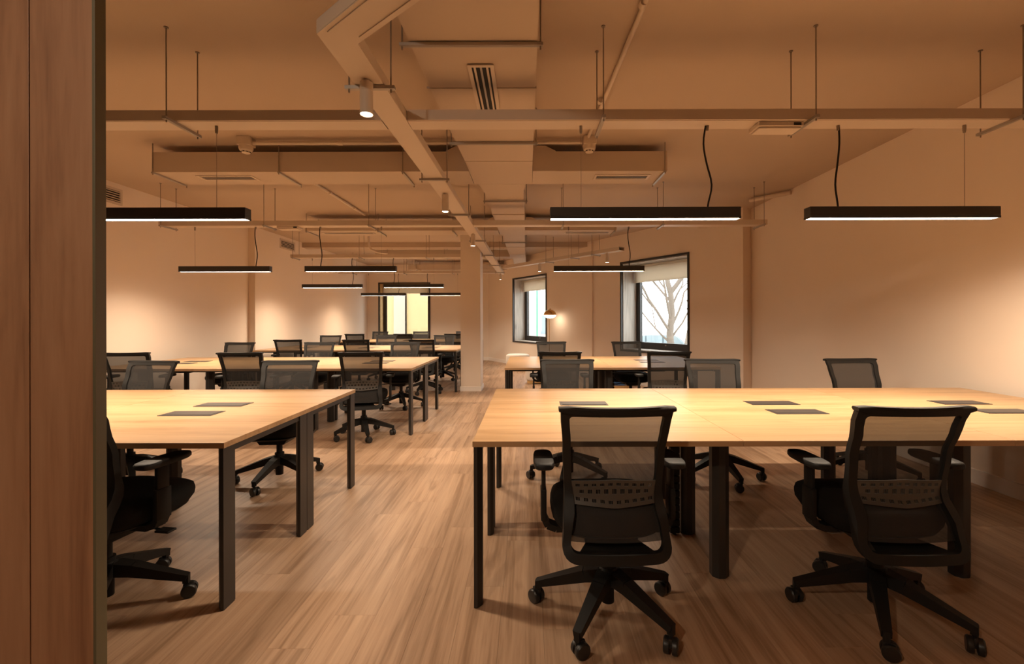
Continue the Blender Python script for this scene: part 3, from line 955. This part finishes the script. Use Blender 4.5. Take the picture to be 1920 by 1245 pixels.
# slot diffusers
def slot(x, y, z, lx, ly, label):
    r = thing('slot_diffuser', label, 'air vent', (x, y, z), 0, 'slot diffusers in the ducts')
    f_ = .022
    MB().box(-lx/2, lx/2, -ly/2, -ly/2+f_, -.006, .0).box(-lx/2, lx/2, ly/2-f_, ly/2, -.006, 0).box(-lx/2, -lx/2+f_, -ly/2+f_, ly/2-f_, -.006, 0).box(lx/2-f_, lx/2, -ly/2+f_, ly/2-f_, -.006, 0).build('frame', M['white'], r)
    MB().box(-lx/2+f_, lx/2-f_, -ly/2+f_, ly/2-f_, -.0015, 0).build('slot', M['dark'], r)
    long_x = lx > ly
    n = 3
    for k in range(n):
        t = (k+.5)/n - .5
        if long_x:
            yy = t*(ly-2*f_); MB().box(-lx/2+f_, lx/2-f_, yy-.004, yy+.006, -.005, -.0015).build('vane', M['white'] if k != 1 else M['steel'], r)
        else:
            xx = t*(lx-2*f_); MB().box(xx-.006, xx+.006, -ly/2+f_, ly/2-f_, -.005, -.0015).build('vane', M['white'] if k != 1 else M['steel'], r)
slot(-.262, 2.86, DZ0-.005, .150, .66, 'slot air diffuser set lengthwise in the main duct near the camera')
slot(-3.00, 4.56, 2.7025, .55, .16, 'slot air diffuser under the left branch duct nearest the camera')
slot(.94, 4.56, 2.7025, .55, .16, 'slot air diffuser under the right branch duct nearest the camera')
slot(-2.95, 7.50, 2.7025, .85, .15, 'thin slot air diffuser under the left duct of the second pair')
slot(.98, 7.50, 2.7025, .75, .15, 'thin slot air diffuser under the right duct of the second pair')

# wall grilles
def grille(x, y, z, ly, lz, label):
    r = thing('wall_grille', label, 'air vent', (x, y, z), 0, 'louvred grilles in the left wall')
    f_ = .03
    MB().box(0, .014, -ly/2, -ly/2+f_, -lz/2, lz/2).box(0, .014, ly/2-f_, ly/2, -lz/2, lz/2).box(0, .014, -ly/2+f_, ly/2-f_, -lz/2, -lz/2+f_).box(0, .014, -ly/2+f_, ly/2-f_, lz/2-f_, lz/2).build('frame', M['white'], r)
    MB().box(0, .002, -ly/2+f_, ly/2-f_, -lz/2+f_, lz/2-f_).build('slot', M['dark'], r)
    n = 5
    for k in range(n):
        zz = -lz/2+f_ + (lz-2*f_)*(k+.55)/n
        MB().beam((.009, -ly/2+f_, zz), (.009, ly/2-f_, zz), .012, .009).build('louver', M['white'], r)
grille(XL, 5.46, 2.81, .50, .20, 'white louvred grille in the left wall, right beside the wooden partition')
grille(XL2, 9.42, 2.82, .58, .20, 'white louvred grille high on the left wall beyond the corner')

# conduits, detectors, emergency lights
def pipe(pts, r, label, clips=()):
    t = thing('conduit_pipe', label, 'pipe')
    MB().tube(pts, r, 10).build('tube', M['white'], t, True)
    for c, d in clips:
        c = Vector(c); d = Vector(d).normalized()
        MB().tube([c-d*.02, c+d*.02], r*1.35, 10).build('coupling', M['white'], t, True)
pipe([(-2.56, 4.24, 2.925), (-.62, 4.24, 2.925)], .016, 'thin conduit running left along the ceiling to a smoke detector', [((-1.75,4.24,2.925),(1,0,0))])
pipe([(.05, 4.24, 2.925), (.51, 4.24, 2.925)], .016, 'short thin conduit at the smoke detector right of the main duct')
pipe([(.66, 1.4, 2.955), (.56, 4.18, 2.955)], .015, 'ceiling conduit slanting down the right half of the photo', [((.615,2.42,2.955),(-.115,2.55,0)), ((.56,3.5,2.955),(-.115,2.55,0))])
pipe([(-2.62, 5.55, 2.955), (-2.60, 7.25, 2.945)], .018, 'ceiling conduit slanting between the first and second left ducts', [((-2.61,6.0,2.953),(0,1,0)), ((-2.60,6.8,2.949),(0,1,0))])
pipe([(-3.25, 9.3, CEIL), (-3.25, 9.3, 2.80), (-3.22, 9.32, 2.72), (-3.1, 9.36, 2.66), (-2.9, 9.4, 2.64)], .022, 'bent conduit dropping to the third cable tray')
pipe([(-3.05, 12.2, CEIL), (-3.05, 12.2, 2.72), (-3.0, 12.2, 2.63), (-2.85, 12.2, 2.58)], .022, 'bent conduit dropping behind the third cable tray')
pipe([(3.10, 6.35, 2.93), (3.44, 5.95, 2.93)], .030, 'short thick white pipe at the top of the right wall corner')
def detector(x, y, label):
    r = thing('smoke_detector', label, 'smoke detector', (x, y, CEIL), 0, 'smoke detectors')
    MB().box(-.060, .060, -.055, .055, -.080, 0, .006).build('junction_box', M['white'], r)
    MB().lathe([(.058,-.080),(.060,-.102),(.054,-.120),(.040,-.128)], 24).lathe([(.040,-.128),(.036,-.142),(.02,-.148)], 24).build('sensor_head', M['white'], r, True, 35)
    for k in range(8):
        a = 2*pi*k/8
        MB().beam((.037*cos(a), .037*sin(a), -.135), (.0405*cos(a), .0405*sin(a), -.135), .016, .006).build('sensor_slot', M['dark'], r)
detector(-2.625, 4.24, 'round white smoke detector left of the spine tray, at the end of a conduit')
detector(.575, 4.24, 'round white smoke detector right of the main duct')
def em(x, y, label):
    r = thing('emergency_light', label, 'emergency light', (x, y, TRAY_Z), 0, 'emergency lights under the trays')
    MB().box(-.135, .135, -.06, .06, -.030, -.0045, .004).build('case', M['white'], r)
    MB().box(-.125, .125, -.05, .05, -.042, -.030, .004).build('diffuser', M['white'], r)
    MB().box(.075, .12, -.061, -.058, -.027, -.010).build('indicator', M['dark'], r)
em(1.51, PYS[0]+.01, 'white emergency light box under the nearest tray, between the right pendants')
em(-3.02, PYS[1]+.01, 'white emergency light box under the second tray on the left')

# ------------------------------------------------------------------ lounge corner
def pouf(x, y, r_, h, m, label, plinth=True):
    t = thing('pouf', label, 'pouf', (x, y, 0), 0)
    zb = .06 if plinth else .02
    MB().lathe([(r_*.93,zb),(r_,zb+.03),(r_*1.01,zb+.5*(h-zb)),(r_,h-.05),(r_*.96,h-.022),(r_*.85,h-.006),(r_*.5,h)], 32).build('cushion', m, t, True, 60)
    MB().lathe([(r_*.90,0),(r_*.90,zb)], 32).build('plinth', M['plinth_wood'], t, True, 40)
pouf(-.26, 11.45, .295, .40, M['cream'], 'round white pouf with a domed top behind the short desk, by the aisle')
pouf(.22, 9.15, .27, .40, M['cream'], 'cream pouf on a wooden plinth, half hidden under the short desk')
pouf(1.68, 8.55, .28, .40, M['blue'], 'blue pouf on a wooden plinth, seen under the short desk')
lamp = thing('floor_lamp', 'slim brass floor lamp with a lit dome shade before the window wall', 'floor lamp', (.52, 10.75, 0))
MB().lathe([(.14,0),(.14,.012),(.02,.022)], 32).build('lamp_base', M['brass'], lamp, True, 40)
MB().tube([(-.012,.03,.01),(-.012,.03,1.36)], .0065, 10).build('pole', M['brass'], lamp, True)
dome = []
for k in range(11):
    a = (pi/2)*k/10
    dome.append((max(.006, .150*cos(a)), 1.375 + .125*sin(a)))
sh = MB().lathe(dome, 32, cap=False)
sh.lathe([(max(.005, r-.003), z-.003) for r, z in dome], 32, cap=False).lathe([(.014,1.498),(.014,1.52),(.006,1.53)], 16)
sh.build('lamp_shade', M['brass'], lamp, True, 60)
MB().lathe([(.05,1.43),(.142,1.372),(.128,1.34),(.09,1.312),(.03,1.298),(.006,1.296)], 32).build('opal_diffuser', M['bulb_emit'], lamp, True, 60)

# ------------------------------------------------------------------ outside
GZ = -0.75
struct(MB().box(-30, 60, -30, 70, GZ-.1, GZ).build('street', M['asphalt']))
random.seed(11)
def grow(mb, p, d, r, L_, depth):
    n = 4; pts = [p]; q = p.copy(); dd = d.copy()
    for k in range(n):
        dd = (dd + Vector((random.uniform(-.16,.16), random.uniform(-.16,.16), random.uniform(-.04,.14)))).normalized()
        q = q + dd*L_/n; pts.append(q.copy())
    mb.tube(pts, r, 7, r*.6)
    if depth:
        for k in range(2 if depth < 3 else 3):
            nd = (dd + Vector((random.uniform(-.8,.8), random.uniform(-.8,.8), random.uniform(-.1,.55)))).normalized()
            grow(mb, pts[random.randint(2, n)], nd, r*.55, L_*.72, depth-1)
def tree(x, y, r, label, boughs, trunk_pts):
    t = thing('street_tree', label, 'tree', (x, y, GZ))
    MB().tube(trunk_pts, r*1.35, 12, r*.85).build('trunk', M['bark'], t, True)
    for (z, dx, dy, dz, rr, L_) in boughs:
        b_ = MB()
        grow(b_, Vector((0, 0, z)), Vector((dx, dy, dz)).normalized(), rr, L_, 2)
        b_.build('bough', M['bark'], t, True)
tree(4.80, 15.3, .105, 'bare tree outside the large window, standing before the parked car',
     ((1.55, -.75, -.3, .9, .05, 1.9), (2.0, -.5, -.6, 1.1, .045, 1.6), (2.9, .55, -.1, .95, .085, 1.5), (2.9, -.12, .1, 1, .095, 1.4), (1.7, .5, .3, .9, .045, 1.5), (2.4, .6, .3, .8, .04, 1.1), (1.2, -.9, -.1, .8, .035, 1.5), (2.6, -.7, .2, .9, .04, 1.3), (1.35, .8, -.2, .9, .035, 1.3)),
     [(0,0,0), (.03,0,.7), (-.03,0,1.5), (.05,.02,2.2), (0,0,2.95)])
tree(4.98, 14.2, .15, 'second bare tree, at the right edge of the large window',
     ((2.3, 1.2, -.9, .7, .07, 1.5), (2.55, .9, -.6, 1, .07, 1.4)),
     [(0,0,0), (.0,0,.8), (.12,-.08,1.7), (.34,-.2,2.6)])
# parked car
car = thing('car', 'pale silver car parked outside the large window behind the tree', 'car', (5.87, 17.75, GZ), math.atan2(-.849, .529))
body = [(-2.1,.30),(-2.15,.62),(-2.05,.90),(-1.75,.98),(-1.25,1.36),(-.85,1.46),(.35,1.46),(.75,1.40),(1.15,1.02),(1.85,.90),(2.1,.72),(2.12,.30)]
cb_ = MB()
rings = []
for yy, k in ((-.86,.93),(-.80,1.0),(-.55,1.02),(.55,1.02),(.80,1.0),(.86,.93)):
    rings.append([(x*(1 if z < .95 else 1), yy*(1 if z < .98 else .84), z if z < 1.0 else 1.0+(z-1.0)*k) for x, z in body])
cb_.loft(rings).build('body', M['car_paint'], car, True, 35)
for side in (-1, 1):
    y_ = side*.735
    for pts in ([(-1.55,.99),(-1.20,1.31),(-.98,1.36),(-.98,.99)], [(-.90,.99),(-.90,1.38),(-.10,1.40),(-.10,.99)], [(-.02,.99),(-.02,1.40),(.55,1.38),(1.0,1.01)]):
        MB().prism_y(pts, min(y_, y_-side*.07) - (.07 if side < 0 else 0), max(y_, y_-side*.07) + (.07 if side > 0 else 0)).build('side_window', M['car_glass'], car)
for wx in (-1.32, 1.30):
    for side in (-1, 1):
        w_ = MB().lathe([(.18,side*.70),(.315,side*.70),(.32,side*.73),(.32,side*.87),(.30,side*.885),(.19,side*.885)], 24, (wx,0,.32), 'y').build('wheel', M['caster'], car, True, 35)
        MB().lathe([(.02,side*.86),(.19,side*.87),(.19,side*.888),(.05,side*.892)], 16, (wx,0,.32), 'y').build('hubcap', M['steel'], w_, True, 35)
# buildings beyond the windows
yd = thing('courtyard_wall', 'ochre rendered wall with a grey door, outside the back wall window', 'wall', (0, 0, GZ))
MB().box(-9.0, -1.5, 17.6, 17.9, 0, 6.5).build('rendered_wall', M['ochre'], yd)
gd = MB().box(-5.17, -4.70, 17.50, 17.6, 0, 5.2, .01).build('grey_panel', M['grey_door'], yd)
bd = thing('street_house', 'pale house across the street, seen through the window behind the floor lamp', 'house', (3.0, 33.0, GZ), -.35)
MB().box(-9, 1.5, 0, 5, 0, 3.1).build('ground_floor', M['facade'], bd)
MB().box(-9, 1.5, 0.1, 5, 3.1, 3.6).build('upper_floor', M['facade_white'], bd)
for k in range(5):
    wn = MB().box(-8.2+2*k, -7.2+2*k, -.04, 0, .9, 2.3, .01).build('house_window', M['car_glass'], bd)
gp = thing('green_post', 'thin green post in the street, seen through the window behind the floor lamp', 'post', (.40, 20.0, GZ))
MB().lathe([(.09,0),(.09,.12),(.045,.2),(.035,.5),(.030,3.9)], 14).build('post_shaft', M['green'], gp, True, 35)
MB().lathe([(.03,3.9),(.06,3.95),(.06,4.0),(.02,4.08)], 14).build('post_cap', M['green'], gp, True, 35)
